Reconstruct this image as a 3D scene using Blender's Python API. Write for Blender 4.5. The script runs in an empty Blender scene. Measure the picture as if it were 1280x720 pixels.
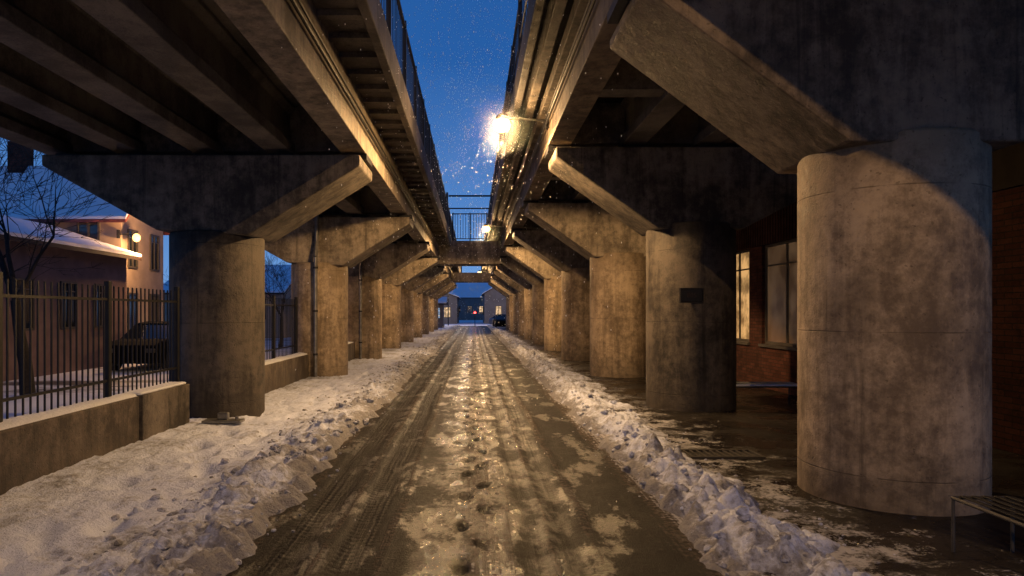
import bpy, math, random
from mathutils import Vector, noise, Matrix
random.seed(7)
sc=bpy.context.scene
COL=sc.collection
# ---------------------------------------------------------------- node helpers
class G:
    def __init__(s,name):
        s.m=bpy.data.materials.new(name); s.m.use_nodes=True
        s.nt=s.m.node_tree; s.nt.nodes.clear()
        s.out=s.nt.nodes.new('ShaderNodeOutputMaterial')
    def n(s,t,**k):
        nd=s.nt.nodes.new(t)
        for a,b in k.items(): setattr(nd,a,b)
        return nd
    def l(s,a,b): s.nt.links.new(a,b)
    def setin(s,nd,key,v):
        i=nd.inputs[key]
        if isinstance(v,bpy.types.NodeSocket): s.l(v,i)
        else:
            if hasattr(i.default_value,'__len__') and isinstance(v,(tuple,list)) and len(i.default_value)==4 and len(v)==3: v=(*v,1)
            i.default_value=v
    def pos(s): return s.n('ShaderNodeNewGeometry').outputs['Position']
    def map(s,v,scale=(1,1,1),loc=(0,0,0)):
        m=s.n('ShaderNodeMapping'); s.l(v,m.inputs[0]); m.inputs['Scale'].default_value=scale; m.inputs['Location'].default_value=loc
        return m.outputs[0]
    def noise(s,v,scale,detail=5,rough=.55,dist=0):
        t=s.n('ShaderNodeTexNoise'); s.l(v,t.inputs['Vector']); t.inputs['Scale'].default_value=scale
        t.inputs['Detail'].default_value=detail; t.inputs['Roughness'].default_value=rough; t.inputs['Distortion'].default_value=dist
        return t.outputs['Fac']
    def math(s,op,a,b=0.0,c=None,clamp=False):
        m=s.n('ShaderNodeMath',operation=op); m.use_clamp=clamp
        s.setin(m,0,a); s.setin(m,1,b)
        if c is not None: s.setin(m,2,c)
        return m.outputs[0]
    def rng(s,v,a,b,c=0.,d=1.,smooth=True):
        m=s.n('ShaderNodeMapRange'); m.interpolation_type='SMOOTHSTEP' if smooth else 'LINEAR'
        s.l(v,m.inputs[0])
        for i,x in zip((1,2,3,4),(a,b,c,d)): m.inputs[i].default_value=x
        return m.outputs[0]
    def mix(s,f,a,b):
        m=s.n('ShaderNodeMix',data_type='RGBA')
        s.setin(m,0,f); s.setin(m,6,a); s.setin(m,7,b)
        return m.outputs[2]
    def sep(s,v):
        x=s.n('ShaderNodeSeparateXYZ'); s.l(v,x.inputs[0]); return x.outputs
    def bump(s,h,strength=.5,dist=.02,normal=None):
        b=s.n('ShaderNodeBump'); b.inputs['Strength'].default_value=strength; b.inputs['Distance'].default_value=dist
        s.l(h,b.inputs['Height'])
        if normal: s.l(normal,b.inputs['Normal'])
        return b.outputs[0]
    def attr(s,name): return s.n('ShaderNodeAttribute',attribute_name=name).outputs['Fac']
    def bsdf(s,color,rough=.7,normal=None,metal=0.,spec=.5,emis=None,estr=0.):
        p=s.n('ShaderNodeBsdfPrincipled')
        s.setin(p,'Base Color',color); s.setin(p,'Roughness',rough); s.setin(p,'Metallic',metal); s.setin(p,'Specular IOR Level',spec)
        if normal: s.l(normal,p.inputs['Normal'])
        if emis is not None: s.setin(p,'Emission Color',emis); s.setin(p,'Emission Strength',estr)
        s.l(p.outputs[0],s.out.inputs[0]); return s.m

def concrete(name,dark,light,joint=True,grime_shade=True,jz=1.25,streak=.26,lo_=.41,hi_=.60):
    g=G(name); P=g.pos()
    n1=g.noise(P,.9,6,.66); n2=g.noise(P,7,7,.72); n3=g.noise(P,45,3,.6)
    st=g.noise(g.map(P,(2.4,2.4,.32)),1.5,6,.68,.6)
    a=g.math('MULTIPLY',n1,.50-streak*.5); a=g.math('MULTIPLY_ADD',st,streak,a); a=g.math('MULTIPLY_ADD',n2,.34,a); a=g.math('MULTIPLY_ADD',n3,.18-streak*.5,a)
    f=g.rng(a,lo_,hi_)
    c=g.mix(f,dark,light)
    blot=g.rng(g.noise(P,.6,6,.7),.50,.64)
    c=g.mix(g.math('MULTIPLY',blot,.45),c,tuple(x*.7 for x in dark))
    drip=g.rng(g.noise(g.map(P,(5.5,5.5,.2),(3,5,2)),1.,6,.72,.4),.53,.72)
    c=g.mix(g.math('MULTIPLY',drip,streak*2.6),c,tuple(x*.5 for x in dark))
    eff=g.rng(g.noise(g.map(P,(1.2,1.2,.9),(7,3,1)),2.0,7,.75),.55,.72)
    c=g.mix(g.math('MULTIPLY',eff,.3),c,tuple(min(1,x*1.25) for x in light))
    pore=g.rng(g.noise(P,30,2,.5),.66,.72); c=g.mix(g.math('MULTIPLY',pore,.5),c,tuple(x*.5 for x in dark))
    h=g.math('MULTIPLY_ADD',n3,.4,n2); h=g.math('SUBTRACT',h,g.math('MULTIPLY',pore,.4))
    if joint:
        x,y,z=g.sep(P)
        fr=g.math('FRACT',g.math('DIVIDE',g.math('ADD',z,.35),jz))
        d=g.math('ABSOLUTE',g.math('SUBTRACT',fr,.5))
        ln=g.rng(d,.0,.007,1,0)
        ln=g.math('MULTIPLY',ln,g.rng(g.noise(P,3,3),.36,.56))
        c=g.mix(g.math('MULTIPLY',ln,.7),c,tuple(v*.5 for v in dark))
        h=g.math('SUBTRACT',h,g.math('MULTIPLY',ln,.5))
    if grime_shade:
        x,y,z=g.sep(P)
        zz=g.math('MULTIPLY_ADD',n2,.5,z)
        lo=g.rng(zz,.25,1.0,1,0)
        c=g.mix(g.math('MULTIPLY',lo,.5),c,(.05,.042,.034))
        up=g.rng(g.math('MULTIPLY_ADD',st,1.5,z),3.2,4.2)  # pier tops darkened: shadow below the deck put into the colour
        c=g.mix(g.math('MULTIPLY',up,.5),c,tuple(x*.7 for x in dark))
    return g.bsdf(c,g.rng(n2,.3,.7,.6,.9),g.bump(h,.5,.02),spec=.25)

M={}
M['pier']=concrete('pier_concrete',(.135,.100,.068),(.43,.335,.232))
M['pierdark']=concrete('shaded_pier_concrete',(.022,.019,.017),(.11,.092,.075),streak=.30)  # dark copy of the pier concrete, shade of two dim piers painted in
M['cap']=concrete('cap_concrete',(.09,.073,.055),(.32,.265,.20),joint=False,grime_shade=False)
M['capmid']=concrete('half_shaded_cap_concrete',(.050,.039,.029),(.22,.172,.125),joint=False,grime_shade=False,streak=.30)  # mid-dark cap copy, unlit part of the near cap painted into the colour
M['capdark']=concrete('shaded_cap_concrete',(.030,.026,.022),(.17,.143,.115),joint=False,grime_shade=False,streak=.28)  # darker cap copy, shade on the two dim piers put into its colour
M['deck']=concrete('deck_concrete',(.045,.040,.036),(.16,.14,.12),joint=False,grime_shade=False,streak=.08)
M['under']=concrete('shaded_deck_concrete',(.010,.009,.008),(.036,.030,.025),joint=False,grime_shade=False,streak=.08)  # near-black deck copy, shade under the right deck put into the colour
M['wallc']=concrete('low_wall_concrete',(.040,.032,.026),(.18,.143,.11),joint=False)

def snowmat(name,dirt=.5,base=(.68,.74,.95)):
    g=G(name); P=g.pos()
    d1=g.noise(P,1.7,6,.7); d2=g.noise(P,14,6,.7); d3=g.noise(P,60,3,.6)
    a=g.math('MULTIPLY_ADD',d2,.5,g.math('MULTIPLY',d1,.6))
    at=g.attr('dirt')
    a=g.math('MULTIPLY_ADD',at,.26,a)
    f=g.rng(a,.60,.86)
    c=g.mix(g.math('MULTIPLY',f,dirt),base,(.14,.128,.125))
    spk=g.rng(d3,.60,.69); c=g.mix(g.math('MULTIPLY',spk,g.math('MULTIPLY',f,.7)),c,(.05,.045,.042))
    h=g.math('MULTIPLY_ADD',d3,.3,d2)
    return g.bsdf(c,.6,g.bump(h,1.0,.04),spec=.35)
M['snow']=snowmat('dirty_snow',.88)
M['snowclean']=snowmat('clean_snow',.15,(.8,.82,.88))

def road():
    g=G('wet_slushy_road'); P=g.pos(); x,y,z=g.sep(P)
    sl=g.attr('slush'); tr=g.attr('track'); ft=g.attr('foot')
    na=g.noise(g.map(P,(1,.35,1)),3.2,7,.72); nb=g.noise(P,20,6,.72); nc=g.noise(P,85,3,.65)
    stx=g.noise(g.map(P,(24,.35,1)),1.,5,.65)
    stw=g.noise(g.map(P,(7,.14,1),(5,2,0)),1.,4,.6)
    v=g.math('MULTIPLY_ADD',g.math('SUBTRACT',nb,.5),1.1,sl)
    v=g.math('MULTIPLY_ADD',g.math('SUBTRACT',na,.5),1.1,v)
    v=g.math('MULTIPLY_ADD',g.math('SUBTRACT',stx,.5),1.0,v)
    v=g.math('MULTIPLY_ADD',g.math('SUBTRACT',stw,.5),.7,v)
    f=g.rng(v,.40,.70)
    slc=g.mix(g.rng(nb,.38,.62),(.024,.019,.0165),(.115,.096,.084))
    f2=g.rng(v,.74,1.05)
    slc=g.mix(f2,slc,(.40,.40,.45))
    asp=g.mix(g.rng(nc,.4,.65),(.004,.0036,.0034),(.015,.0128,.0115))
    c=g.mix(f,asp,slc)
    c=g.mix(g.math('MULTIPLY',ft,.93),c,(.004,.0035,.0035))
    mx=g.math('MULTIPLY_ADD',g.math('SUBTRACT',na,.5),.9,g.math('ADD',x,.03))
    mid=g.rng(g.math('ABSOLUTE',mx),.16,.52,1,0)
    rr=g.rng(g.math('ABSOLUTE',g.math('SUBTRACT',x,.57)),.10,.28,1,0)
    wn=g.noise(g.map(P,(1,.45,1),(3,9,0)),2.4,6,.66)
    wet=g.rng(g.math('MULTIPLY_ADD',mid,.08,wn),.52,.60)
    wet=g.math('MULTIPLY',wet,g.math('SUBTRACT',1,g.math('MULTIPLY',tr,.75)))
    dry=g.math('SUBTRACT',1,g.math('MULTIPLY',f,.85))
    wd=g.math('MULTIPLY',wet,dry)
    patch=g.rng(g.noise(g.map(P,(1,.5,1),(11,4,0)),3.4,6,.7),.44,.60)
    midp=g.math('MULTIPLY',g.math('MAXIMUM',mid,g.math('MULTIPLY',rr,.7)),patch)
    rough=g.math('MULTIPLY_ADD',f,.10,.46)
    rough=g.math('SUBTRACT',rough,g.math('MULTIPLY',midp,.17))
    rough=g.math('SUBTRACT',rough,g.math('MULTIPLY',wd,.16))
    spec=g.math('MULTIPLY_ADD',midp,.60,g.math('MULTIPLY_ADD',wd,.45,.07))
    spec=g.math('MULTIPLY',spec,g.math('SUBTRACT',1,g.math('MULTIPLY',f,.5)))
    spec=g.math('MULTIPLY',spec,g.math('SUBTRACT',1,g.math('MULTIPLY',ft,.9)))
    gx=g.math('SINE',g.math('MULTIPLY',g.math('MULTIPLY_ADD',na,.10,x),120.))
    gy=g.math('SINE',g.math('MULTIPLY_ADD',y,80.,g.math('MULTIPLY',g.math('ABSOLUTE',g.math('SINE',g.math('MULTIPLY',x,16.))),5.)))
    trm=g.math('MULTIPLY',tr,g.rng(g.noise(g.map(P,(2.2,.25,1),(1,7,0)),1.6,5,.65),.38,.60,.15,1))
    tread=g.math('MULTIPLY',g.math('MULTIPLY_ADD',gy,.55,g.math('MULTIPLY_ADD',stx,6.,g.math('MULTIPLY',gx,.6))),g.math('MULTIPLY',trm,.22))
    h=g.math('MULTIPLY_ADD',nc,.85,g.math('MULTIPLY',nb,1.0)); h=g.math('MULTIPLY_ADD',f,.35,h)
    keep=g.math('SUBTRACT',1,g.math('MULTIPLY',wd,.45))
    h=g.math('MULTIPLY',h,keep); h=g.math('ADD',h,tread)
    return g.bsdf(c,rough,g.bump(h,.8,.018),spec=spec)
M['road']=road()

def pavement():
    g=G('wet_paving'); P=g.pos(); x,y,z=g.sep(P)
    br=g.n('ShaderNodeTexBrick'); g.l(g.map(P,(1,1,1)),br.inputs['Vector'])
    br.inputs['Scale'].default_value=1.6; br.inputs['Mortar Size'].default_value=.012
    br.inputs['Color1'].default_value=(.016,.0135,.0115,1); br.inputs['Color2'].default_value=(.028,.0235,.020,1); br.inputs['Mortar'].default_value=(.006,.005,.004,1)
    n1=g.noise(P,2.6,8,.75); n2=g.noise(P,28,5,.75)
    near=g.rng(x,2.2,4.6,.26,0)
    v=g.math('ADD',g.math('MULTIPLY_ADD',n2,.5,n1),near)
    f=g.rng(v,.94,1.06)
    c=g.mix(g.rng(g.noise(P,.8,5),.4,.6),br.outputs[0],(.010,.0085,.0075))
    c=g.mix(f,c,(.38,.38,.42))
    r=g.math('MULTIPLY_ADD',f,.35,g.rng(g.noise(P,1.3,5),.4,.6,.18,.5))
    h=g.math('MULTIPLY_ADD',f,1.2,n2)
    return g.bsdf(c,r,g.bump(h,.6,.02),spec=.3)
M['pave']=pavement()

def groundm():
    g=G('snowy_ground'); P=g.pos()
    n1=g.noise(g.map(P,(.4,1.2,1)),.35,5,.6); n2=g.noise(P,6,6,.7)
    v=g.math('MULTIPLY_ADD',n2,.25,n1)
    f=g.rng(v,.50,.60)
    c=g.mix(f,(.07,.07,.078),(.78,.80,.85))
    return g.bsdf(c,g.math('MULTIPLY_ADD',f,.3,.35),g.bump(n2,.5,.04))
M['ground']=groundm()

def plain(name,c,rough=.6,metal=0.,var=.35,scale=6,bs=.2,spec=.4):
    g=G(name); P=g.pos(); n=g.noise(P,scale,4,.65); n2=g.noise(P,scale*8,2)
    col=g.mix(g.rng(n,.35,.68),tuple(x*(1-var) for x in c),c)
    return g.bsdf(col,g.math('MULTIPLY_ADD',n2,.25,rough-.12),g.bump(n2,bs,.008),metal=metal,spec=spec)
M['steel']=plain('painted_steel_dark',(.022,.021,.021),.55,.3)
M['galv']=plain('galvanised_steel',(.22,.215,.21),.45,.7)
M['grey']=plain('worn_grey_metal',(.06,.055,.05),.5,0)
M['pale']=plain('pale_grate_metal',(.24,.22,.20),.6,0)
M['iron']=plain('black_iron',(.012,.011,.011),.5,.3)
M['shadeboard']=plain('shaded_boards',(.008,.006,.005),.9,0,spec=.05)  # black copy for near siding and roof, shade painted into the colour
M['cream']=plain('plaster_cream',(.40,.31,.24),.85,var=.2,scale=2)
M['pink']=plain('plaster_pink',(.22,.145,.135),.85,var=.25,scale=2)
M['mauve']=plain('plaster_grey',(.21,.18,.165),.85,var=.2,scale=1)
M['bark']=plain('bark',(.022,.018,.016),.9,var=.5,scale=12,bs=.6)
M['carp']=plain('car_paint',(.006,.006,.007),.8,.0,var=.1,bs=0.02,spec=.05)
M['carw']=plain('car_paint_silver',(.3,.3,.32),.35,.4,var=.1,bs=0.02)
M['rubber']=plain('rubber',(.02,.02,.02),.8)
M['white']=plain('frame_paint',(.08,.07,.06),.5,var=.2)
M['wood']=plain('dark_red_siding',(.04,.02,.017),.7,var=.4)
M['tile']=plain('red_roof_tile',(.25,.06,.045),.7)
def siding():
    g=G('corrugated_siding'); P=g.pos(); x,y,z=g.sep(P)
    s=g.math('SINE',g.math('MULTIPLY',y,48.)); n=g.noise(P,4,5)
    c=g.mix(g.rng(s,-.9,.2),(.012,.007,.006),g.mix(g.rng(n,.35,.65),(.04,.020,.016),(.08,.040,.032)))
    return g.bsdf(c,.9,g.bump(s,.4,.02),spec=.03)
M['siding']=siding()
def brick(name,k):
    g=G(name); P=g.pos(); x,y,z=g.sep(P)
    cb=g.n('ShaderNodeCombineXYZ'); g.l(g.math('ADD',x,y),cb.inputs[0]); g.l(z,cb.inputs[1])
    br=g.n('ShaderNodeTexBrick'); g.l(cb.outputs[0],br.inputs['Vector'])
    br.inputs['Scale'].default_value=3.9; br.inputs['Mortar Size'].default_value=.02; br.inputs['Brick Width'].default_value=.95; br.inputs['Row Height'].default_value=.29
    br.inputs['Color1'].default_value=(.11*k,.044*k,.030*k,1); br.inputs['Color2'].default_value=(.065*k,.026*k,.019*k,1); br.inputs['Mortar'].default_value=(.030*k,.026*k,.023*k,1)
    n=g.noise(P,5,6,.7)
    c=g.mix(g.math('MULTIPLY',g.rng(n,.45,.7),.6),br.outputs[0],(.02*k,.014*k,.012*k))
    return g.bsdf(c,.9,g.bump(g.math('SUBTRACT',n,br.outputs['Fac']),.7,.015),spec=.1*k)
M['brick']=brick('red_brick',1); M['brickdark']=brick('shaded_brick',.2)  # second is a darker copy of the brick, shade put into its colour
def emis(name,c,s,var=True,sc_=2.5):
    g=G(name); P=g.pos(); n=g.noise(P,sc_,3,.6)
    st=g.rng(n,.35,.65,s*.25,s) if var else s
    return g.bsdf(tuple(x*.15 for x in c),.25,emis=c,estr=st)
M['lamp']=emis('lamp_glow',(1,.58,.21),5,False)
M['lantern']=emis('lantern_glow',(1,.56,.18),4,False)
M['winwarm']=emis('lit_window_warm',(1,.55,.20),.7)
M['windim']=emis('lit_window_dim',(1,.60,.32),.065,sc_=1.2)
M['wincold']=emis('lit_window_cold',(.5,.7,1),.7)
M['winglow']=emis('lit_window_shop',(1,.66,.35),1.0)
M['red']=emis('red_signal',(1,.04,.03),16,False)
M['tail']=emis('tail_light',(1,.04,.03),.1,False)
def glass():
    g=G('dark_glass'); return g.bsdf((.015,.02,.028),.08,spec=.8)
M['glass']=glass()
M['flake']=plain('snowflake',(.9,.9,.9),.5,var=0)

# ---------------------------------------------------------------- object helpers
def thing(name,label,cat,loc=(0,0,0),group=None):
    o=bpy.data.objects.new(name,None); o.empty_display_size=.2; COL.objects.link(o); o.location=loc
    o['label']=label; o['category']=cat
    if group: o['group']=group
    return o
def mk(name,V,F,mat,parent=None,smooth=False,bevel=0):
    me=bpy.data.meshes.new(name); me.from_pydata([tuple(v) for v in V],[],F); me.validate(); me.update()
    if smooth: me.polygons.foreach_set('use_smooth',[True]*len(me.polygons))
    o=bpy.data.objects.new(name,me); COL.objects.link(o)
    me.materials.append(mat)
    if parent: o.parent=parent
    if bevel:
        b=o.modifiers.new('b','BEVEL'); b.width=bevel; b.segments=2; b.limit_method='ANGLE'
    return o
def boxgeo(bs):
    V=[];F=[]
    for (x0,x1,y0,y1,z0,z1) in bs:
        b=len(V); V+=[(x0,y0,z0),(x1,y0,z0),(x1,y1,z0),(x0,y1,z0),(x0,y0,z1),(x1,y0,z1),(x1,y1,z1),(x0,y1,z1)]
        F+=[tuple(b+i for i in f) for f in ((0,3,2,1),(4,5,6,7),(0,1,5,4),(1,2,6,5),(2,3,7,6),(3,0,4,7))]
    return V,F
def boxes(name,bs,mat,parent=None,bevel=0): 
    V,F=boxgeo(bs); return mk(name,V,F,mat,parent,bevel=bevel)
def tube(p0,p1,r0,r1,n,V,F,cap=True):
    p0=Vector(p0);p1=Vector(p1); d=(p1-p0).normalized()
    a=d.cross(Vector((0,0,1)) if abs(d.z)<.95 else Vector((1,0,0))).normalized(); c=d.cross(a)
    b=len(V)
    for p,r in((p0,r0),(p1,r1)):
        for i in range(n):
            t=2*math.pi*i/n; V.append(p+a*math.cos(t)*r+c*math.sin(t)*r)
    for i in range(n):
        j=(i+1)%n; F.append((b+i,b+n+i,b+n+j,b+j))
    if cap: F.append(tuple(b+i for i in range(n))); F.append(tuple(b+n+n-1-i for i in range(n)))
def tubes(name,ts,mat,parent=None,n=8,smooth=True):
    V=[];F=[]
    for t in ts: tube(t[0],t[1],t[2],t[3] if len(t)>3 else t[2],n,V,F)
    return mk(name,V,F,mat,parent,smooth=False)
def clone(root,loc,label=None):
    def cp(o,par):
        c=o.copy(); COL.objects.link(c)
        if par: c.parent=par
        for ch in list(o.children): cp(ch,c)
        return c
    r=cp(root,None); r.location=loc
    if label: r['label']=label
    return r
def struct(o,label=None):
    o['kind']='structure'
    if label:o['label']=label
    o['category']=o.name.split('.')[0].replace('_',' ')
    return o
def sstep(a,b,x):
    t=max(0,min(1,(x-a)/(b-a))); return t*t*(3-2*t)
def nz(x,y,s=0): return noise.noise(Vector((x,y,s)))
def chunk(x,y,f,s):
    d=noise.voronoi(Vector((x*f,y*f,s)))[0]
    k=.5+.8*nz(x*f*.7,y*f*.7,s+3)
    return max(0,min(1,(d[1]-d[0])*2.2))*max(0,k)

# ---------------------------------------------------------------- camera
cam=bpy.data.cameras.new('camera'); co=bpy.data.objects.new('camera',cam); COL.objects.link(co)
co.location=(0,0,1.7); co.rotation_euler=(math.radians(90),0,0)
cam.lens=24; cam.sensor_width=36; cam.shift_x=.0375; cam.shift_y=.0234; cam.clip_end=2000; cam.clip_start=.05
sc.camera=co
# ---------------------------------------------------------------- world
w=bpy.data.worlds.new('World'); sc.world=w; w.use_nodes=True; nt=w.node_tree; nt.nodes.clear()
o=nt.nodes.new('ShaderNodeOutputWorld'); bg=nt.nodes.new('ShaderNodeBackground'); nt.links.new(bg.outputs[0],o.inputs[0])
tc=nt.nodes.new('ShaderNodeTexCoord'); sx=nt.nodes.new('ShaderNodeSeparateXYZ'); nt.links.new(tc.outputs['Generated'],sx.inputs[0])
nn=nt.nodes.new('ShaderNodeTexNoise'); nn.inputs['Scale'].default_value=3.5; nn.inputs['Detail'].default_value=5; nt.links.new(tc.outputs['Generated'],nn.inputs[0])
ma=nt.nodes.new('ShaderNodeMath'); ma.operation='MULTIPLY_ADD'; nt.links.new(nn.outputs[0],ma.inputs[0]); ma.inputs[1].default_value=.14; nt.links.new(sx.outputs[2],ma.inputs[2])
rp=nt.nodes.new('ShaderNodeValToRGB'); nt.links.new(ma.outputs[0],rp.inputs[0])
e=rp.color_ramp.elements
while len(e)<5: e.new(.5)
for el,(p,c) in zip(e,[(0,(.17,.26,.42)),(.07,(.13,.26,.50)),(.2,(.06,.16,.39)),(.42,(.014,.078,.26)),(1,(.010,.045,.16))]): el.position=p; el.color=(*c,1)
nt.links.new(rp.outputs[0],bg.inputs[0]); bg.inputs[1].default_value=1.45

# ---------------------------------------------------------------- ground sheets
def rows(y0,y1,k):
    r=[y0]
    while r[-1]<y1: r.append(r[-1]*k+0.002)
    return r
YR=rows(1.6,84,1.0082)
def field(name,x0,x1,dx,fn,mat,attrs=()):
    nx=int((x1-x0)/dx)+1; xs=[x0+(x1-x0)*i/(nx-1) for i in range(nx)]
    V=[];A={a:[] for a in attrs}
    for y in YR:
        for x in xs:
            r=fn(x,y); V.append((x,y,r[0]))
            for a,v in zip(attrs,r[1:]): A[a].append(v)
    F=[(j*nx+i,j*nx+i+1,(j+1)*nx+i+1,(j+1)*nx+i) for j in range(len(YR)-1) for i in range(nx-1)]
    o=mk(name,V,F,mat,smooth=True)
    for a in attrs:
        at=o.data.attributes.new(a,'FLOAT','POINT'); at.data.foreach_set('value',A[a])
    return o
foot=[]
y=1.8;sd=1
while y<40:
    foot.append((.02+sd*.08+random.uniform(-.04,.04)-.002*y,y,random.uniform(-.3,.3),random.uniform(1.1,1.7))); 
    if random.random()<.2: foot.append((.0+random.uniform(-.35,.25),y+.2,random.uniform(-.5,.5),random.uniform(.7,1.2)))
    y+=random.uniform(.32,.48); sd=-sd
def gs(x,c,w): return math.exp(-((x-c)/w)**2)
def band(x,a,b,s=.04): return sstep(a-s,a+s,x)*sstep(b+s,b-s,x)
def froad(x,y):
    wob=.05*nz(y*.25,3.1)+.02*nz(y*.9,8.1)
    xx=x+wob
    w1=.05*nz(y*.5,71); 
    z=.012*nz(x*2,y*1.2,5)+.005*nz(x*7,y*5,2)+.002*nz(x*16,y*13,9)
    tL=max(band(xx,-1.46+w1,-1.18),band(xx,-1.00,-.76+w1)); tR=max(band(xx,.36-w1*.5,.51),band(xx,.61,.76+w1*.5))
    z-=.018*tL+.018*tR
    br_=.5+.9*nz(x*5,y*2.2,17)
    z+=(.008*gs(xx,.56,.03)+.008*gs(xx,-1.09,.05)+.016*gs(xx,.88,.07)+.008*gs(xx,.27,.05)+.012*gs(xx,-.64,.06))*br_
    z+=.010*gs(xx,.03,.20)
    s=-.06; ft=0
    s+=.56*gs(xx,.03,.18)+.52*gs(xx,-1.09,.05)+.36*gs(xx,.27,.04)+.58*gs(xx,.56,.03)+.60*gs(xx,.88,.06)+.54*gs(xx,-.64,.05)+.42*gs(xx,-1.57,.06)
    s+=.10*band(xx,.95,1.4,.1)
    s+=.9*sstep(1.3,1.72,x)+1.0*sstep(-1.55,-1.82,x)
    s-=.32*tL+.30*tR
    s+=.08*sstep(7,16,y)*(1-max(tL,tR))
    for fx,fy,a,k in foot:
        dy=y-fy
        if abs(dy)<.3:
            dx=x-fx+dy*a; q=((dx/.052)**2+(dy/.105)**2)/k
            if q<3:
                z-=.038*math.exp(-q*1.2); s-=.5*math.exp(-q*.8); z+=.012*math.exp(-((q-1.7)*2)**2); s+=.35*math.exp(-((q-1.9)*2)**2)
                ft=max(ft,sstep(1.5,.7,q))
    return z,s+.12,max(tL,tR),ft
struct(field('road',-2.1,2.15,.024,froad,M['road'],('slush','track','foot')),'wet slushy road with tyre tracks under the viaducts')

def fsl(x,y):
    e=-1.55+.16*nz(y*.6,1.3)+.16*nz(y*2.2,7.)+.08*nz(y*7,2.)
    xc=-2.05+.14*nz(y*.45,9.)
    far=.75+.25*sstep(20,6,y)
    hgt=.07*(.75+.9*nz(y*.8,4.))
    ridge=hgt*gs(x,xc,.34 if x<xc else .26)
    l1=abs(nz(x*4.5,y*4.5,1)); l3=nz(x*2,y*2,6)
    path=gs(x,-3.1,.75); nr=gs(x,xc+.05,.42)
    lump=.09*l1*(.2+nr)+(.10*chunk(x,y,3.6,1)+.07*chunk(x,y,8,2))*nr*(.5+.9*max(0,.4+nz(x*1.5,y*1.5,14)))
    base=.04+.02*l3+.02*(1-path)
    fo=sstep(e+.03,e-.18,x)
    z=(base+ridge*(1+.9*nz(x*3,y*3,2))+lump)*fo*far-.05*(1-fo)
    z+=(.014*nz(x*22,y*22,5)+.010*nz(x*40,y*40,8))*fo*(1-.2*path)
    z-=.09*max(0,nz(x*3.3,y*2.2,12)-.06)*path*2+.06*max(0,nz(x*6,y*4,19)-.18)*fo
    return z,(.36+.9*gs(x,e-.06,.18)-.3*path+.45*l1+.2*gs(x,xc,.3)+.4*max(0,nz(x*1.3,y*.9,77))+.2*sstep(12,30,y))
struct(field('snow_ground',-4.45,-1.15,.027,fsl,M['snow'],('dirt',)),'trampled dirty snow with a ploughed ridge beside the road')
def fsr(x,y):
    wide=.35*sstep(9,13,y)
    e=1.58+.14*nz(y*.7,21.)+.12*nz(y*2.5,27.)+.07*nz(y*8,22.)
    xc=2.0+.12*nz(y*.5,29.)+.1*wide; eo=2.58+wide+.32*nz(y*.6,33.)+.30*nz(y*2.3,37.)+.12*nz(y*8,32.)
    hgt=.075*(.75+1.1*nz(y*.9,24.))
    l1=abs(nz(x*5,y*5,41)); nr=gs(x,xc,.44)
    ridge=hgt*gs(x,xc,.27)
    thin=sstep(-.30,.10,nz(x*1.9,y*1.5,55)+.32*nr)
    fo=sstep(e-.03,e+.14,x)*sstep(eo+.08,eo-.16,x)*thin
    z=(.03+ridge*(1+.9*nz(x*3,y*3,42))+.11*l1*(.3+nr)+(.15*chunk(x,y,3.4,5)+.08*chunk(x,y,8,6))*nr*(.5+.9*max(0,.4+nz(x*1.5,y*1.5,44))))*fo-.05*(1-fo)+(.016*nz(x*22,y*22,45)+.012*nz(x*40,y*40,48))*fo
    return z,(.36+.8*gs(x,e+.06,.15)+.5*l1+.3*gs(x,eo,.2)+.4*(1-thin)+.2*sstep(12,30,y))
struct(field('snow_ridge',1.3,3.6,.027,fsr,M['snow'],('dirt',)),'lumpy dirty ploughed snow ridge beside the paving')
struct(boxes('pavement',[(2.0,6.52,-8,84,-.2,.0)],M['pave']),'dark wet paving with snow remnants')
struct(mk('ground',[(-300,-100,-.08),(300,-100,-.08),(300,500,-.08),(-300,500,-.08)],[(0,1,2,3)],M['ground']),'snowy open ground')
V=[];F=[];nx,ny=60,90
for j in range(ny):
    for i in range(nx):
        x=-60+i*(120/(nx-1)); yy=84+j*(24/(ny-1)); V.append((x,yy,-.02+.05*nz(x*.4,yy*.8)))
F=[(j*nx+i,j*nx+i+1,(j+1)*nx+i+1,(j+1)*nx+i) for j in range(ny-1) for i in range(nx-1)]
struct(mk('cross_street',V,F,M['snow'],smooth=True),'snowy street crossing behind the viaducts')

def ico(c,r,V,F,sq=.7,jit=True):
    t=(1+5**.5)/2
    vs=[(-1,t,0),(1,t,0),(-1,-t,0),(1,-t,0),(0,-1,t),(0,1,t),(0,-1,-t),(0,1,-t),(t,0,-1),(t,0,1),(-t,0,-1),(-t,0,1)]
    fs=[(0,11,5),(0,5,1),(0,1,7),(0,7,10),(0,10,11),(1,5,9),(5,11,4),(11,10,2),(10,7,6),(7,1,8),(3,9,4),(3,4,2),(3,2,6),(3,6,8),(3,8,9),(4,9,5),(2,4,11),(6,2,10),(8,6,7),(9,8,1)]
    b=len(V); rot=Matrix.Rotation(random.uniform(0,6),3,Vector((random.random(),random.random(),random.random())).normalized())
    for v in vs:
        p=rot@(Vector(v)/1.9*r*(random.uniform(.6,1.3) if jit else 1)); p.z*=sq; V.append(Vector(c)+p)
    F+=[tuple(b+i for i in f) for f in fs]
V=[];F=[]
for i in range(4600):
    y=1.8+random.random()**1.8*32
    if random.random()<.46: x=random.gauss(-2.0,.36); h=fsl(x,y)[0]
    else: x=random.gauss(2.15,.40); h=fsr(x,y)[0]
    if abs(x)<1.4 or x<-3.2 or x>3.2: continue
    r=random.choice([.006,.008,.01,.012,.016,.024,.036,.05])*random.uniform(.7,1.4)
    if h<0 and r>.022: continue
    ico((x,y,max(h,0.0)+r*.05),r,V,F)
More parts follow.
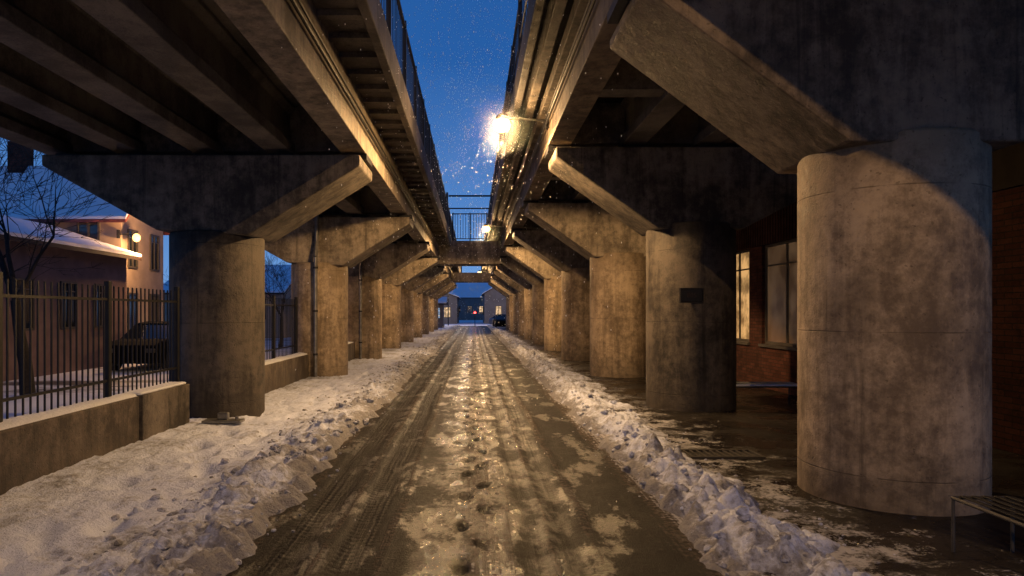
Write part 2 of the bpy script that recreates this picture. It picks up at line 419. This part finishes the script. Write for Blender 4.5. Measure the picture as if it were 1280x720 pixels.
o=mk('snow_clods',V,F,M['snow'],smooth=False); o['kind']='stuff'; o['label']='broken clods of dirty snow on the ridges'; o['category']='snow'
at=o.data.attributes.new('dirt','FLOAT','POINT'); at.data.foreach_set('value',[.75]*len(o.data.vertices))

# ---------------------------------------------------------------- piers
def shaft(parent,r,h,mat):
    n=64;V=[];F=[]
    zs=[-.12,.0,.5,1,1.5,2,2.5,h-.03,h]
    for k,z in enumerate(zs):
        rr=r-(.02 if k==len(zs)-1 else 0)
        for i in range(n):
            t=2*math.pi*i/n; V.append((rr*math.cos(t),rr*math.sin(t),z))
    for k in range(len(zs)-1):
        for i in range(n):
            j=(i+1)%n; F.append((k*n+i,k*n+j,(k+1)*n+j,(k+1)*n+i))
    F.append(tuple((len(zs)-1)*n+i for i in range(n)))
    o=mk('shaft',V,F,mat,parent)
    for p in o.data.polygons:
        if len(p.vertices)==4: p.use_smooth=True
    return o
def pier(side,loc,label,hw,mp='pier',mc='cap',tip=4.38):
    t=thing('bridge_pier',label,'bridge pier',loc,'concrete piers carrying the viaducts')
    if side>0:
        prof=[(-2.5,4.55),(-2.5,tip),(-.74,3.14),(.74,3.14),(2.9,4.25),(2.9,4.55)]; r=.78; gx=[-2.4,-1.1,.2,1.5,2.8]; tz=4.55; h=3.24
    else:
        prof=[(-2.5,4.15),(-2.5,3.98),(-.72,2.98),(.72,2.9),(2.45,3.98),(2.45,4.15)]; r=.74; gx=[2.3,1.12,-.06,-1.3,-2.3]; tz=4.15; h=2.97
    shaft(t,r,h,M[mp])
    V=[(x,-hw,z) for x,z in prof]+[(x,hw,z) for x,z in prof]; n=len(prof)
    F=[tuple(range(n-1,-1,-1)),tuple(range(n,2*n))]+[(i,(i+1)%n,n+(i+1)%n,n+i) for i in range(n)]
    mk('cap_beam',V,F,M[mc],t,bevel=.025)
    for g in gx:
        boxes('bearing_pad',[(g-.2,g+.2,-.3,.3,tz-.002,tz+.098)],M['steel'],t)
    return t
LX=-4.22; RX=3.92
labR='round brown concrete pier with flared cap beam on wet paving'
labL='round stained concrete pier with hammerhead cap in snow'
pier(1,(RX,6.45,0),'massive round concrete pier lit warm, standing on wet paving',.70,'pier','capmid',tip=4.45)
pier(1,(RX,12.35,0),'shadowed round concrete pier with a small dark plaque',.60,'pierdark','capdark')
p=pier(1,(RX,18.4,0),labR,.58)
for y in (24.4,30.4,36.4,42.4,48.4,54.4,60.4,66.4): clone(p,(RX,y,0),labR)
pier(-1,(LX,11.27,0),'stained round concrete pier with shade put into its colour, beside a low wall',.66,'pierdark','capdark')
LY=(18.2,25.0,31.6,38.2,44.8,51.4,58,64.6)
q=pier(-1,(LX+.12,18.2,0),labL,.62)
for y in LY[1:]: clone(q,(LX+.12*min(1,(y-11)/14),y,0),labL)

# ---------------------------------------------------------------- decks
def deck(name_label,side,y0,y1):
    t=thing('elevated_deck',name_label,'viaduct',(0,y0,0))
    L=y1-y0
    if side<0:
        gx=[-1.93,-3.10,-4.28,-5.52,-6.72]; gb=4.25; gt=5.03; ex=-1.1; ox=-7.85; s=-1
    else:
        gx=[1.52,2.82,4.12,5.42,6.72]; gb=4.65; gt=5.43; ex=.72; ox=7.6; s=1
    for gi,g in enumerate(gx):
        pr=[(-.2,gb),(.2,gb),(.2,gb+.16),(.11,gb+.24),(.11,gt-.14),(.2,gt-.06),(.2,gt),(-.2,gt),(-.2,gt-.06),(-.11,gt-.14),(-.11,gb+.24),(-.2,gb+.16)]
        if gi==0: pr=[(-.2,gb),(.2,gb),(.2,gt),(-.2,gt)]
        n=len(pr); V=[(g+a,0,z) for a,z in pr]+[(g+a,L,z) for a,z in pr]
        F=[tuple(range(n)),tuple(range(2*n-1,n-1,-1))]+[(i,n+i,n+(i+1)%n,(i+1)%n) for i in range(n)]
        mk('girder',V,F,M['deck'] if gi else (M['cap'] if side<0 else M['capmid']),t,bevel=.012)
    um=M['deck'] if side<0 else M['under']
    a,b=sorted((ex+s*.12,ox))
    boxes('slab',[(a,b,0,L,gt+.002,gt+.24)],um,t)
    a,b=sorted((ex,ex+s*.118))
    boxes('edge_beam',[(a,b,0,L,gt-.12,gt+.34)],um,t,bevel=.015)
    a,b=sorted((ox,ox-s*.118)); a2,b2=(a-.12,b-.12) if side<0 else (a+.12,b+.12)
    boxes('edge_beam',[(a2,b2,0,L,gt-.12,gt+.34)],M['cap'],t,bevel=.015)
    xi=gx[0]-s*.205
    if side<0:
        rb=[]; yy=.3
        while yy<L:
            a,b=sorted((ex+s*.13,xi)); rb.append((a,b,yy,yy+.12,gt-.07,gt-.002)); yy+=.62
        o=boxes('cantilever_ribs',rb,um,t); o['kind']='stuff'
    else:
        boxes('soffit_ledge',[(.96,1.10,0,L,gt-.10,gt-.003),(1.20,xi-.002,0,L,gt-.20,gt-.003)],M['capdark'],t,bevel=.01)
    tubes('conduit',[((xi-s*.05,0,gb+.33),(xi-s*.05,L,gb+.33),.022),((xi-s*.05,0,gb+.43),(xi-s*.05,L,gb+.43),.014)],M['steel'],t,8)
    xs=sorted(gx)
    ys=[v for v in (11.27,)+LY] if side<0 else [6.45,12.35,18.4,24.4,30.4,36.4,42.4,48.4,54.4,60.4,66.4]
    for yy in ys+([9.4,15.4,21.4] if side>0 else []):
        boxes('crossbeam',[(xs[i]+.115,xs[i+1]-.115,yy-y0-.17,yy-y0+.17,gb+.06,gt-.003) for i in range(4)],M['deck'],t)
    rx=ex+s*.06; z0=gt+.338; z1=z0+1.12
    sp=.17 if side<0 else .24
    bars=[]; yy=20.05
    while yy<L: bars.append((rx-.006,rx+.006,yy,yy+.016,z0+.1,z1-.03)); yy+=sp
    r=boxes('railing',[(rx-.025,rx+.025,0,L,z1-.03,z1+.02),(rx-.015,rx+.015,0,L,z0+.07,z0+.1)]+([(rx-.015,rx+.015,0,L,z0+.5,z0+.53)] if side>0 else [])+bars,M['iron'],t)
    yy=20.4
    while yy<L:
        boxes('post',[(rx-.035,rx+.035,yy,yy+.07,z0-.001,z1+.08)],M['iron'],r); yy+=2.1
    return t
deck('concrete viaduct deck on girders with barred steel railing',-1,-30,67)
deck('concrete viaduct deck on girders with steel railing and lamps',1,-30,69)

def crossbridge(y,zb,zt,rail,label,w=1.6):
    t=thing('footbridge',label,'footbridge',(0,y,0))
    boxes('span',[(-1.72,1.3,0,.28,zb,zt),(-1.72,1.3,w-.28,w,zb,zt),(-1.0,.7,.281,w-.281,zt-.2,zt-.02)],M['cap'],t,bevel=.02)
    if rail:
        b=[(-1.06,.70,.06,.10,zt+rail-.05,zt+rail),(-1.06,.70,.06,.10,zt+.08,zt+.12)]
        x=-1.05
        while x<.7: b.append((x,x+.022,.07,.09,zt+.12,zt+rail-.05)); x+=.13
        r=boxes('railing',b,M['iron'],t)
        for x in(-1.04,-.2,.62): boxes('post',[(x,x+.05,.04,.12,zt,zt+rail+.03)],M['iron'],r)
    return t
crossbridge(33.5,4.05,5.2,1.35,'concrete footbridge with barred railing joining the two decks')
crossbridge(52,4.0,4.7,0,'plain concrete crossbeam joining the two decks')
t=thing('pipe_gantry','thin steel pipe gantry with posts above the decks','gantry',(0,30,0))
tubes('pipes',[((-1.1,0,6.8),(.75,0,6.8),.04),((-1.1,0,6.25),(.75,0,6.25),.03)],M['steel'],t)
for x in (-1.16,.78): tubes('post',[((x,0,5.36 if x<0 else 5.77),(x,0,6.95),.045)],M['steel'],t)

# ---------------------------------------------------------------- street lamps
LC=(1,.60,.255)
def bulbgeo(x,y,z,r,rz,n=20,m=10):
    V=[];F=[]
    for k in range(m+1):
        ph=math.pi*k/m
        for i in range(n): a=6.28318*i/n; V.append((x+r*math.sin(ph)*math.cos(a),y+r*math.sin(ph)*math.sin(a),z+rz*math.cos(ph)))
    for k in range(m):
        for i in range(n): j=(i+1)%n; F.append((k*n+i,(k+1)*n+i,(k+1)*n+j,k*n+j))
    return V,F
def addlight(t,typ,pw,col,ss,loc,name='lamp_light'):
    l=bpy.data.lights.new(name,typ); l.energy=pw; l.color=col; l.shadow_soft_size=ss
    if typ=='SPOT': l.spot_size=math.radians(176); l.spot_blend=.12
    lo=bpy.data.objects.new(name,l); COL.objects.link(lo); lo.parent=t; lo.location=loc
def lamp(y,zz=5.02,x=.5,pw=900,ss=.07,spot=0,label='lit warm street lamp on an arm fixed to the viaduct girder'):
    t=thing('street_lamp',label,'street lamp',(0,y,0),'lit lamps along the viaduct')
    tubes('arm',[((1.31,0,zz+.04),(x+.02,0,zz+.10),.018)],M['steel'],t)
    boxes('bracket',[(1.27,1.318,-.07,.07,zz-.1,zz+.14)],M['steel'],t)
    V=[];F=[]; n=20
    rings=[(.03,.17),(.07,.15),(.11,.11),(.12,.06),(.11,.06)]
    for r,z in rings:
        for i in range(n): a=6.28318*i/n; V.append((x+r*math.cos(a),r*math.sin(a),zz+z))
    for k in range(len(rings)-1):
        for i in range(n): j=(i+1)%n; F.append((k*n+i,(k+1)*n+i,(k+1)*n+j,k*n+j))
    F.append(tuple(range(n)))
    mk('lamp_shade',V,F,M['steel'],t,smooth=True)
    V,F=bulbgeo(x,0,zz-.03,.155,.14)
    mk('bulb',V,F,M['lamp'],t,smooth=True)
    addlight(t,'SPOT' if spot else 'POINT',pw,LC,ss,(x,0,zz-.27))
    if spot: addlight(t,'POINT',spot,LC,ss,(x,-.2,zz-.1))
    return t
lamp(12,pw=1450,ss=.1,spot=270); lamp(27,pw=1150,ss=.1,spot=120); lamp(42,pw=800); lamp(57,pw=800)
lamp(-2.6,5.75,.25,1200,.02)
for x,y in((-3.2,86),(6.5,88)):
    t=thing('street_lamp','lit lamp on a slim steel pole at the crossing','street lamp',(x,y,0))
    tubes('pole',[((0,0,-.1),(0,0,5.0),.07,.05),((0,0,5.0),(.6,0,5.2),.04)],M['steel'],t)
    V,F=bulbgeo(.7,0,5.1,.2,.12); mk('bulb',V,F,M['lamp'],t,smooth=True)
    addlight(t,'POINT',900,(1,.75,.5),.2,(.7,0,4.7))

# ---------------------------------------------------------------- low wall + fence
def lowwall(y0,y1,x=-4.28,label='low stained concrete wall with snow on top'):
    t=thing('low_wall',label,'wall',(x,y0,0)); L=y1-y0
    boxes('wall_body',[(-.42,0,0,L,-.1,.62)],M['wallc'],t,bevel=.02)
    V=[];F=[];n=int(L/.06)+2;m=9
    for j in range(n):
        yy=L*j/(n-1)
        for i in range(m):
            xx=-.43+.42*i/(m-1); e_=math.sin(math.pi*i/(m-1))**.4
            V.append((xx+.012*nz(yy*5,i),yy,.612+.05*e_*(1+.6*nz(yy*2+y0,xx*5))-.01*(e_<.1)))
    F=[(j*m+i,j*m+i+1,(j+1)*m+i+1,(j+1)*m+i) for j in range(n-1) for i in range(m-1)]
    mk('snow_cap',V,F,M['snowclean'],t,smooth=True)
lowwall(1.0,8.75,label='low rust-stained concrete wall with thin snow along its top')
t=thing('wall_pillar','short dark concrete end block of the low wall','wall',(-4.25,9.3,0)); boxes('block',[(-.46,.01,-.548,.9,-.1,.63)],M['capdark'],t,bevel=.012)
boxes('snow_cap',[(-.42,-.02,-.54,.86,.628,.665)],M['snowclean'],t,bevel=.03)
for a,b in((12.1,17.4),(19.1,24.2),(25.9,30.8),(32.5,37.4)): lowwall(a,b,-4.2)
def fence(y0,y1,x=-4.5):
    t=thing('iron_fence','black iron fence with upright bars on the low wall','fence',(x,y0,0)); L=y1-y0
    b=[]; yy=.06
    while yy<L: b.append((-.008,.008,yy,yy+.016,.64,2.02)); yy+=.115
    boxes('bars',b,M['iron'],t)
    boxes('rail',[(-.015,.015,0,L,1.84,1.87)],M['iron'],t); boxes('rail',[(-.015,.015,0,L,.84,.87)],M['iron'],t)
    yy=L-.1
    while yy>0: boxes('post',[(-.035,.035,yy-.035,yy+.035,.62,2.08)],M['iron'],t,bevel=.01); yy-=1.95
fence(1.0,10.45); fence(12.1,17.4); fence(19.1,24.2); fence(25.9,30.8)

# ---------------------------------------------------------------- small details
t=thing('drain_pipe','grey steel downpipe clamped to a concrete pier','pipe',(-4.02,17.36,0))
tubes('pipe',[((0,0,.02),(0,0,3.1),.05),((0,0,3.1),(0,.12,3.5),.05),((0,.12,3.5),(0,.12,4.2),.05)],M['galv'],t,12)
for z in(.6,1.7,2.8): tubes('clamp',[((0,0,z),(0,0,z+.05),.062)],M['steel'],t,12)
c=clone(t,(-4.0,24.16,0))
t=thing('wall_plaque','small dark metal plaque with faint number on a pier','plaque',(3.68,11.53,1.98))
boxes('plate',[(-.18,.18,-.02,.08,-.11,.11)],M['iron'],t,bevel=.008)
boxes('frame',[(-.195,-.18,-.03,.04,-.125,.125),(.18,.195,-.03,.04,-.125,.125),(-.18,.18,-.03,.04,.11,.125),(-.18,.18,-.03,.04,-.125,-.11)],M['iron'],t)
cu=bpy.data.curves.new('lettering','FONT'); cu.body='805'; cu.size=.11; cu.align_x='CENTER'; cu.align_y='CENTER'; cu.extrude=.002
to=bpy.data.objects.new('tmp',cu); COL.objects.link(to); bpy.context.view_layer.update()
me=bpy.data.meshes.new_from_object(to); bpy.data.objects.remove(to)
o=bpy.data.objects.new('lettering',me); COL.objects.link(o); o.parent=t; o.rotation_euler=(math.pi/2,0,0); o.location=(0,-.024,0); me.materials.clear(); me.materials.append(M['wood'])
t=thing('drain_grate','slotted iron drain grate set in wet paving','drain grate',(2.92,8.1,0))
boxes('grate_pit',[(-.41,.41,-.18,.18,.001,.004)],M['iron'],t)
boxes('grate_frame',[(-.45,.45,-.22,-.18,.002,.03),(-.45,.45,.18,.22,.002,.03),(-.45,-.41,-.18,.18,.002,.03),(.41,.45,-.18,.18,.002,.03)],M['grey'],t)
boxes('slots',[(-.39+i*.08,-.365+i*.08,-.179,.179,.004,.026) for i in range(10)],M['grey'],t)
t=thing('anchor_bracket','small galvanised anchor bracket on snowy ground','bracket',(-3.72,10.15,.08))
boxes('plate',[(-.28,.28,-.12,.12,-.02,.02)],M['galv'],t,bevel=.005); boxes('lug',[(-.08,.08,-.05,.05,.018,.13)],M['galv'],t,bevel=.02)
tubes('bolt',[((.2,0,.02),(.2,0,.07),.025)],M['galv'],t)
def bench(loc,L,rot,label,mat,fm,sl=0):
    t=thing('bench',label,'bench',loc,'steel benches on the paving'); t.rotation_euler=(0,0,rot)
    if sl: boxes('seat',[(.05+i*.08,.085+i*.08,0.005,L-.005,.385,.397) for i in range(5)],mat,t,bevel=.003)
    else: boxes('seat',[(.0,.42,0.0,L,.392,.43)],mat,t,bevel=.006)
    tubes('frame',[((.0,0,.38),(.0,L,.38),.013),((.42,0,.38),(.42,L,.38),.013),((.0,0,.38),(.42,0,.38),.013),((.0,L,.38),(.42,L,.38),.013)],fm,t,10)
    for y in(.01,L-.01):
        for xx in (0,.42): tubes('leg',[((xx,y,0.0),(xx,y,.37),.012)],fm,t)
    return t
bench((3.40,3.1,0),1.75,0,'low open-slatted dark metal bench with thin steel frame on paving',M['steel'],M['grey'],1)
bench((5.75,12.0,0),1.3,math.pi/2,'low pale snow-dusted metal bench standing by the brick building',M['snowclean'],M['grey'])

# ---------------------------------------------------------------- buildings
def window(par,axis,plane,out,a0,a1,z0,z1,gm,fm,nm=1,depth=.0):
    f=.06
    def B(a,b,za,zb,d0,d1):
        d=sorted((plane+out*d0,plane+out*d1))
        return (d[0],d[1],a,b,za,zb) if axis=='x' else (a,b,d[0],d[1],za,zb)
    p=boxes('window',[B(a0+f,a1-f,z0+f,z1-f,-.03+depth,.01+depth)],gm,par)
    fr=[B(a0,a0+f,z0,z1,-.03+depth,.05+depth),B(a1-f,a1,z0,z1,-.03+depth,.05+depth),B(a0+f,a1-f,z0,z0+f,-.03+depth,.05+depth),B(a0+f,a1-f,z1-f,z1,-.03+depth,.05+depth)]
    for i in range(1,nm+1):
        c=a0+(a1-a0)*i/(nm+1); fr.append(B(c-.035,c+.035,z0+f,z1-f,.012+depth,.04+depth))
    fr.append(B(a0+f,a1-f,z0+(z1-z0)*.78,z0+(z1-z0)*.78+.035,.012+depth,.038+depth))
    boxes('frame',fr,fm,p)
    return p
t=thing('brick_building','single-storey red brick building with lit windows and dark siding','building',(0,0,0))
wins=[(9.1,10.5,0),(11.2,12.6,1),(13.3,15.4,2),(16.1,17.7,3),(19.3,20.7,1),(22,23.4,3),(25,26.4,0)]
bs=[(6.5,6.8,10.8,30,-.1,.92)]
prev=10.8; WT=3.2
for a,b,k in wins[1:]: bs.append((6.5,6.8,prev,a,.922,WT)); prev=b
bs.append((6.5,6.8,prev,30,.922,WT)); bs.append((6.8,13,29.8,30,-.1,4.))
boxes('wall',bs,M['brick'],t)
o=boxes('wall',[(6.5,6.8,5.5,10.798,-.1,.92),(6.5,6.8,5.5,9.1,.922,WT),(6.5,6.8,10.5,10.798,.922,WT),(6.8,13,5.5,5.8,-.1,4.)],M['brickdark'],t); o['label']='dark brick wall end, shade put into its colour'
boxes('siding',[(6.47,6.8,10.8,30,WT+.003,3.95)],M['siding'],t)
boxes('siding',[(6.47,6.8,5.5,10.798,WT+.003,3.95)],M['shadeboard'],t)
for a,b,k in wins: boxes('sill',[(6.44,6.6,a-.05,b+.05,.922,.985)],M['white'],t)
boxes('roof',[(5.98,13.2,5.3,30.2,3.952,4.08)],M['shadeboard'],t); boxes('snow_layer',[(6.02,13.1,5.4,30.1,4.082,4.17)],M['snowclean'],t,bevel=.03)
for a,b,k in wins: window(t,'x',6.62,-1,a,b,.985,WT,[M['glass'],M['windim'],M['windim'],M['winwarm']][k],M['white'],1)

def gable(name,label,x0,x1,y0,y1,ze,zr,ridge,wall,cat='house',roofmat=None,snow=True):
    t=thing(name,label,cat,((x0+x1)/2,(y0+y1)/2,0)); hx=(x1-x0)/2; hy=(y1-y0)/2
    if ridge=='x':
        V=[(-hx,-hy,-.1),(hx,-hy,-.1),(hx,hy,-.1),(-hx,hy,-.1),(-hx,-hy,ze),(hx,-hy,ze),(hx,hy,ze),(-hx,hy,ze),(-hx,0,zr),(hx,0,zr)]
        F=[(0,1,5,4),(2,3,7,6),(1,2,6,9,5),(3,0,4,8,7)]
        o=.35; s=(zr-ze)/hy; ez=ze-o*s
        def sl(dz,th): 
            a=[(-hx-o,-hy-o,ez+dz),(hx+o,-hy-o,ez+dz),(hx+o,0,zr+dz),(-hx-o,0,zr+dz),(hx+o,hy+o,ez+dz),(-hx-o,hy+o,ez+dz)]
            return a+[(x,y,z+th) for x,y,z in a]
    else:
        V=[(-hx,-hy,-.1),(hx,-hy,-.1),(hx,hy,-.1),(-hx,hy,-.1),(-hx,-hy,ze),(hx,-hy,ze),(hx,hy,ze),(-hx,hy,ze),(0,-hy,zr),(0,hy,zr)]
        F=[(0,1,5,8,4),(2,3,7,9,6),(1,2,6,5),(3,0,4,7)]
        o=.35; s=(zr-ze)/hx; ez=ze-o*s
        def sl(dz,th):
            a=[(-hx-o,hy+o,ez+dz),(-hx-o,-hy-o,ez+dz),(0,-hy-o,zr+dz),(0,hy+o,zr+dz),(hx+o,-hy-o,ez+dz),(hx+o,hy+o,ez+dz)]
            return a+[(x,y,z+th) for x,y,z in a]
    FF=[(0,3,2,1),(3,5,4,2),(6,7,8,9),(9,8,10,11),(0,1,7,6),(1,2,8,7),(2,4,10,8),(4,5,11,10),(5,3,9,11),(3,0,6,9)]
    mk('wall',V,F,wall,t)
    mk('roof',sl(.01,.12),FF,roofmat or M['wood'],t)
    if snow: mk('snow_layer',sl(.133,.1),FF,M['snowclean'],t)
    return t,hx,hy
t,hx,hy=gable('plaster_house','two-storey cream plaster house with snowy roof and wall lamp',-20,-12.5,24.2,27.5,5.2,7.0,'x',M['cream'],roofmat=M['tile'])
for a in(-1.2,.5): 
    for z in(1.0,3.3): window(t,'x',hx,1,a,a+.7,z,z+1.4,M['glass'],M['white'])
for a in(-3,-1.2,.6,2.2): window(t,'y',-hy,-1,a,a+.8,4.1,5.0,M['glass'],M['white'],1)
boxes('chimney',[(-1.2,-.6,-.3,.3,6.6,8.1)],M['brick'],t)
l=thing('wall_lamp','small lit lantern on the house corner','lamp',(-11.9,24.1,0))
boxes('bracket',[(-.7,0,-.02,.02,4.42,4.46),(-.68,-.6,-.05,.05,4.3,4.6)],M['steel'],l)
V,F=bulbgeo(0,0,4.32,.13,.15); mk('bulb',V,F,M['lantern'],l,smooth=True)
addlight(l,'POINT',380,(1,.52,.20),.1,(.45,-.3,4.1),'lantern_light')
t,hx,hy=gable('outbuilding','long low dusky red-brown outbuilding with snow on its roof',-17.5,-12.0,12,23.6,3.6,4.5,'y',M['pink'])
for a in(-4,-2,0,2,3.8): window(t,'x',hx,1,a,a+.8,1.2,2.6,M['glass'],M['white'])
t,hx,hy=gable('small_house','small distant house with snowy roof and lit window',-21,-13,46,56,3.0,5.0,'x',M['cream'])
window(t,'y',-hy,-1,1.5,3.0,1.2,2.6,M['wincold'],M['white']); window(t,'y',-hy,-1,-2,-.8,1.2,2.4,M['winwarm'],M['white'])
# buildings beyond the crossing, standing on both sides of the street that runs on
t,hx,hy=gable('plaster_house','dark gabled building beside the street, snow on its roof',1.6,14,100,118,4.4,8.0,'y',M['mauve'])
for a in(-4.6,-2.0,.6): window(t,'y',-hy,-1,a,a+.9,1.2,2.6,M['winglow'] if a<-4 else M['glass'],M['white'])
for a in(-6,-2,2,6): window(t,'x',-hx,-1,a,a+1.2,1.2,2.6,M['winglow'] if a in(-2,) else M['glass'],M['white'])
t,hx,hy=gable('shop','low shop with lit windows beside the street',-14,-2.4,98,112,3.8,6.0,'y',M['mauve'])
for i,a in enumerate((-4.8,-2.2,.4,3.4)): window(t,'y',-hy,-1,a,a+1.5,.9,2.4,M['winglow'] if i in(1,3) else M['glass'],M['white'])
for a in(-5,-1,3): window(t,'x',hx,1,a,a+1.6,.9,2.4,M['winglow'] if a==-1 else M['glass'],M['white'])
t,hx,hy=gable('small_house','distant snowy-roofed house at the end of the street',-7,9,150,162,5.0,9.5,'x',M['mauve'])
for i,a in enumerate((-5,-2.4,.2,2.8)): window(t,'y',-hy,-1,a,a+1.1,1.6,3.0,M['winglow'] if i==2 else M['glass'],M['white'])
t,hx,hy=gable('kiosk','small kiosk with cold white lit window on snow',-5.4,-3.2,72,75,2.6,3.1,'x',M['mauve'],cat='kiosk')
window(t,'y',-hy,-1,-.8,.8,1.0,2.2,M['wincold'],M['white'])
t=thing('traffic_light','slim traffic light showing red at the crossing','traffic light',(.15,78,0))
tubes('pole',[((0,0,-.05),(0,0,1.2),.04)],M['steel'],t); boxes('signal_head',[(-.12,.12,-.1,.1,1.1,1.75)],M['iron'],t,bevel=.03)
for z,mm in((1.62,'red'),(1.42,'glass'),(1.24,'glass')): tubes('lens',[((0,-.13,z),(0,-.09,z),.11)],M[mm],t,14)

# ---------------------------------------------------------------- cars
def car(loc,rot,paint,label):
    t=thing('parked_car',label,'car',loc,'parked cars'); t.rotation_euler=(0,0,rot)
    S=[(-2.15,.42,.66,.62,.66),(-2.1,.28,.78,.68,.80),(-1.7,.22,.86,.74,.90),(-.95,.2,.88,.80,.96),(.0,.2,.88,.82,.97),(1.0,.2,.88,.84,.98),(1.75,.22,.86,.82,1.0),(2.1,.3,.80,.78,.96),(2.16,.42,.72,.7,.85)]
    V=[];F=[]
    for y,zb,wd,zm,zt in S:
        r=[(-wd*.92,zb),(-wd,zb+.12),(-wd,zm),(-wd*.9,zt),(wd*.9,zt),(wd,zm),(wd,zb+.12),(wd*.92,zb)]
        V+=[(x,y,z) for x,z in r]
    for k in range(len(S)-1):
        for i in range(8): j=(i+1)%8; F.append((k*8+i,k*8+j,(k+1)*8+j,(k+1)*8+i))
    F.append(tuple(range(7,-1,-1))); b=(len(S)-1)*8; F.append(tuple(b+i for i in range(8)))
    mk('body',V,F,paint,t,smooth=False,bevel=.04)
    C=[(-1.05,.78,.95,.96),(-.35,.64,1.38,.97),(.3,.63,1.44,.97),(1.2,.62,1.40,.97),(1.95,.72,.97,.96)]
    V=[];F=[]
    for y,wt,zt,zb in C: V+=[(-.79,y,zb-.02),(-wt,y,zt),(wt,y,zt),(.79,y,zb-.02)]
    for k in range(4):
        for i in range(3): F.append((k*4+i,k*4+i+1,(k+1)*4+i+1,(k+1)*4+i))
    mk('window',V,F,M['glass'],t)
    V=[];F=[]
    for y,wt,zt,zb in C[1:4]: V+=[(-wt-.01,y,zt-.02),(-wt+.06,y,zt+.035),(wt-.06,y,zt+.035),(wt+.01,y,zt-.02)]
    for k in range(2):
        for i in range(3): F.append((k*4+i,k*4+i+1,(k+1)*4+i+1,(k+1)*4+i))
    mk('roof',V,F,paint,t)
    for x in(-.8,.8):
        for y in(-1.35,1.35):
            wv=tubes('wheel',[((x-.1,y,.32),(x+.1,y,.32),.32)],M['rubber'],t,20); tubes('rim',[((x-.108,y,.32),(x+.108,y,.32),.19)],M['grey'],wv,14)
    for x in(-.6,.6): boxes('headlight',[(x-.14,x+.14,-2.17,-2.08,.58,.70)],M['grey'],t,bevel=.02); boxes('taillight',[(x-.12,x+.12,2.1,2.18,.68,.82)],M['tail'],t,bevel=.02)
    return t
car((-10.2,22.2,-.08),0.04,M['carp'],'dark parked car on snow behind the iron fence')
car((3.0,71,-.02),0.05,M['carp'],'dark car parked past the last piers')
car((4.0,82,-.02),1.5,M['carw'],'silver car parked at the crossing')

# ---------------------------------------------------------------- trees
def tree(loc,h,seed,label,spread=.5,tf=.24,D=7,pb=.8):
    random.seed(seed)
    t=thing('bare_tree',label,'tree',loc,'bare winter trees')
    TV=[];TF=[];BV=[];BF=[]
    def br(p,d,L,r,k):
        V,F=(TV,TF) if k==0 else (BV,BF)
        segs=3 if k<3 else 2; q=p; g=.04 if k==0 else .13
        for s in range(segs):
            d2=(d+Vector((random.gauss(0,g),random.gauss(0,g),random.gauss(.02,.06)))).normalized()
            q2=q+d2*L/segs; r2=r*(1-.16)
            tube(q,q2,r,r2,8 if k<2 else 3,V,F,False); 
            if k>0 and k<D-1 and random.random()<pb:
                sd=(d2+Vector((random.gauss(0,.7),random.gauss(0,.7),random.gauss(.0,.35)))).normalized(); br(q2,sd,L*.6,max(.006,r2*.45),k+2)
            q=q2;r=r2;d=d2
        if k<D:
            for i in range(4 if k<1 else (3 if k<2 else 2)):
                sp_=spread*(1.2 if k<2 else 1)
                sd=(d+Vector((random.gauss(0,sp_),random.gauss(0,sp_),random.gauss(.12,.25)))).normalized()
                br(q,sd,L*random.uniform(.62,.86),max(.006,r*random.uniform(.5,.72)),k+1)
    br(Vector((0,0,-.1)),Vector((.0,0,1)),h*tf,h*.018,0)
    mk('trunk',TV,TF,M['bark'],t,smooth=True); mk('crown',BV,BF,M['bark'],t)
tree((-9.4,14.4,0),8.6,5,'tall bare tree with fine dark twigs behind the fence',pb=.6)
tree((-15.,40,0),7.0,11,'small bare tree beside a distant house',D=6)
tree((-9.6,34,0),6.5,21,'bare tree behind the low wall',D=6)
tree((10,128,0),10,31,'bare tree behind the end building',D=5)

# ---------------------------------------------------------------- falling snow and added lamp halos
random.seed(3); V=[];F=[]
def octa(x,y,z,r,sq=1.5):
    b=len(V); V.extend([(x+r,y,z),(x-r,y,z),(x,y+r,z),(x,y-r,z),(x,y,z+r*sq),(x,y,z-r*sq)])
    F.extend([tuple(b+k for k in f) for f in ((0,2,4),(2,1,4),(1,3,4),(3,0,4),(2,0,5),(1,2,5),(3,1,5),(0,3,5))])
for i in range(6200):
    if i<3600:
        y=4.5+random.random()**1.2*34; x=random.uniform(-1,1)*(1.1+y*.04)-.15; z=random.uniform(.2,9+y*.25); r=.0015+.00016*y*random.uniform(.6,1.4)
    else:
        y=random.gauss(11.5,2.2); x=random.gauss(.0,.65); z=random.gauss(5.5,1.2); r=random.uniform(.0014,.0030)
    ico((x,y,z),r*1.2,V,F,2.4,False)
for (ly,n,s) in ((12,16000,.22),(27,4000,.26)):  # tiny flakes packed around two lamps, added to make their halo
    for i in range(n):
        d=Vector((random.gauss(0,1),random.gauss(0,1),random.gauss(0,1))).normalized()*(.17+abs(random.gauss(0,s)))
        if (d-Vector((0,-.2,-.05))).length<.13 or (d-Vector((0,0,-.25))).length<.14: continue
        octa(.5+d.x,ly+d.y,4.99+d.z,random.uniform(.0007,.0011)*(1 if ly==12 else 1.8))
o=mk('falling_snow_halo',V,F,M['flake']); o['kind']='stuff'; o['label']='fine snow falling through the lamp light, with added lamp-halo flakes'; o['category']='snow'

sc.view_settings.view_transform='Standard'; sc.view_settings.look='None'; sc.view_settings.exposure=0
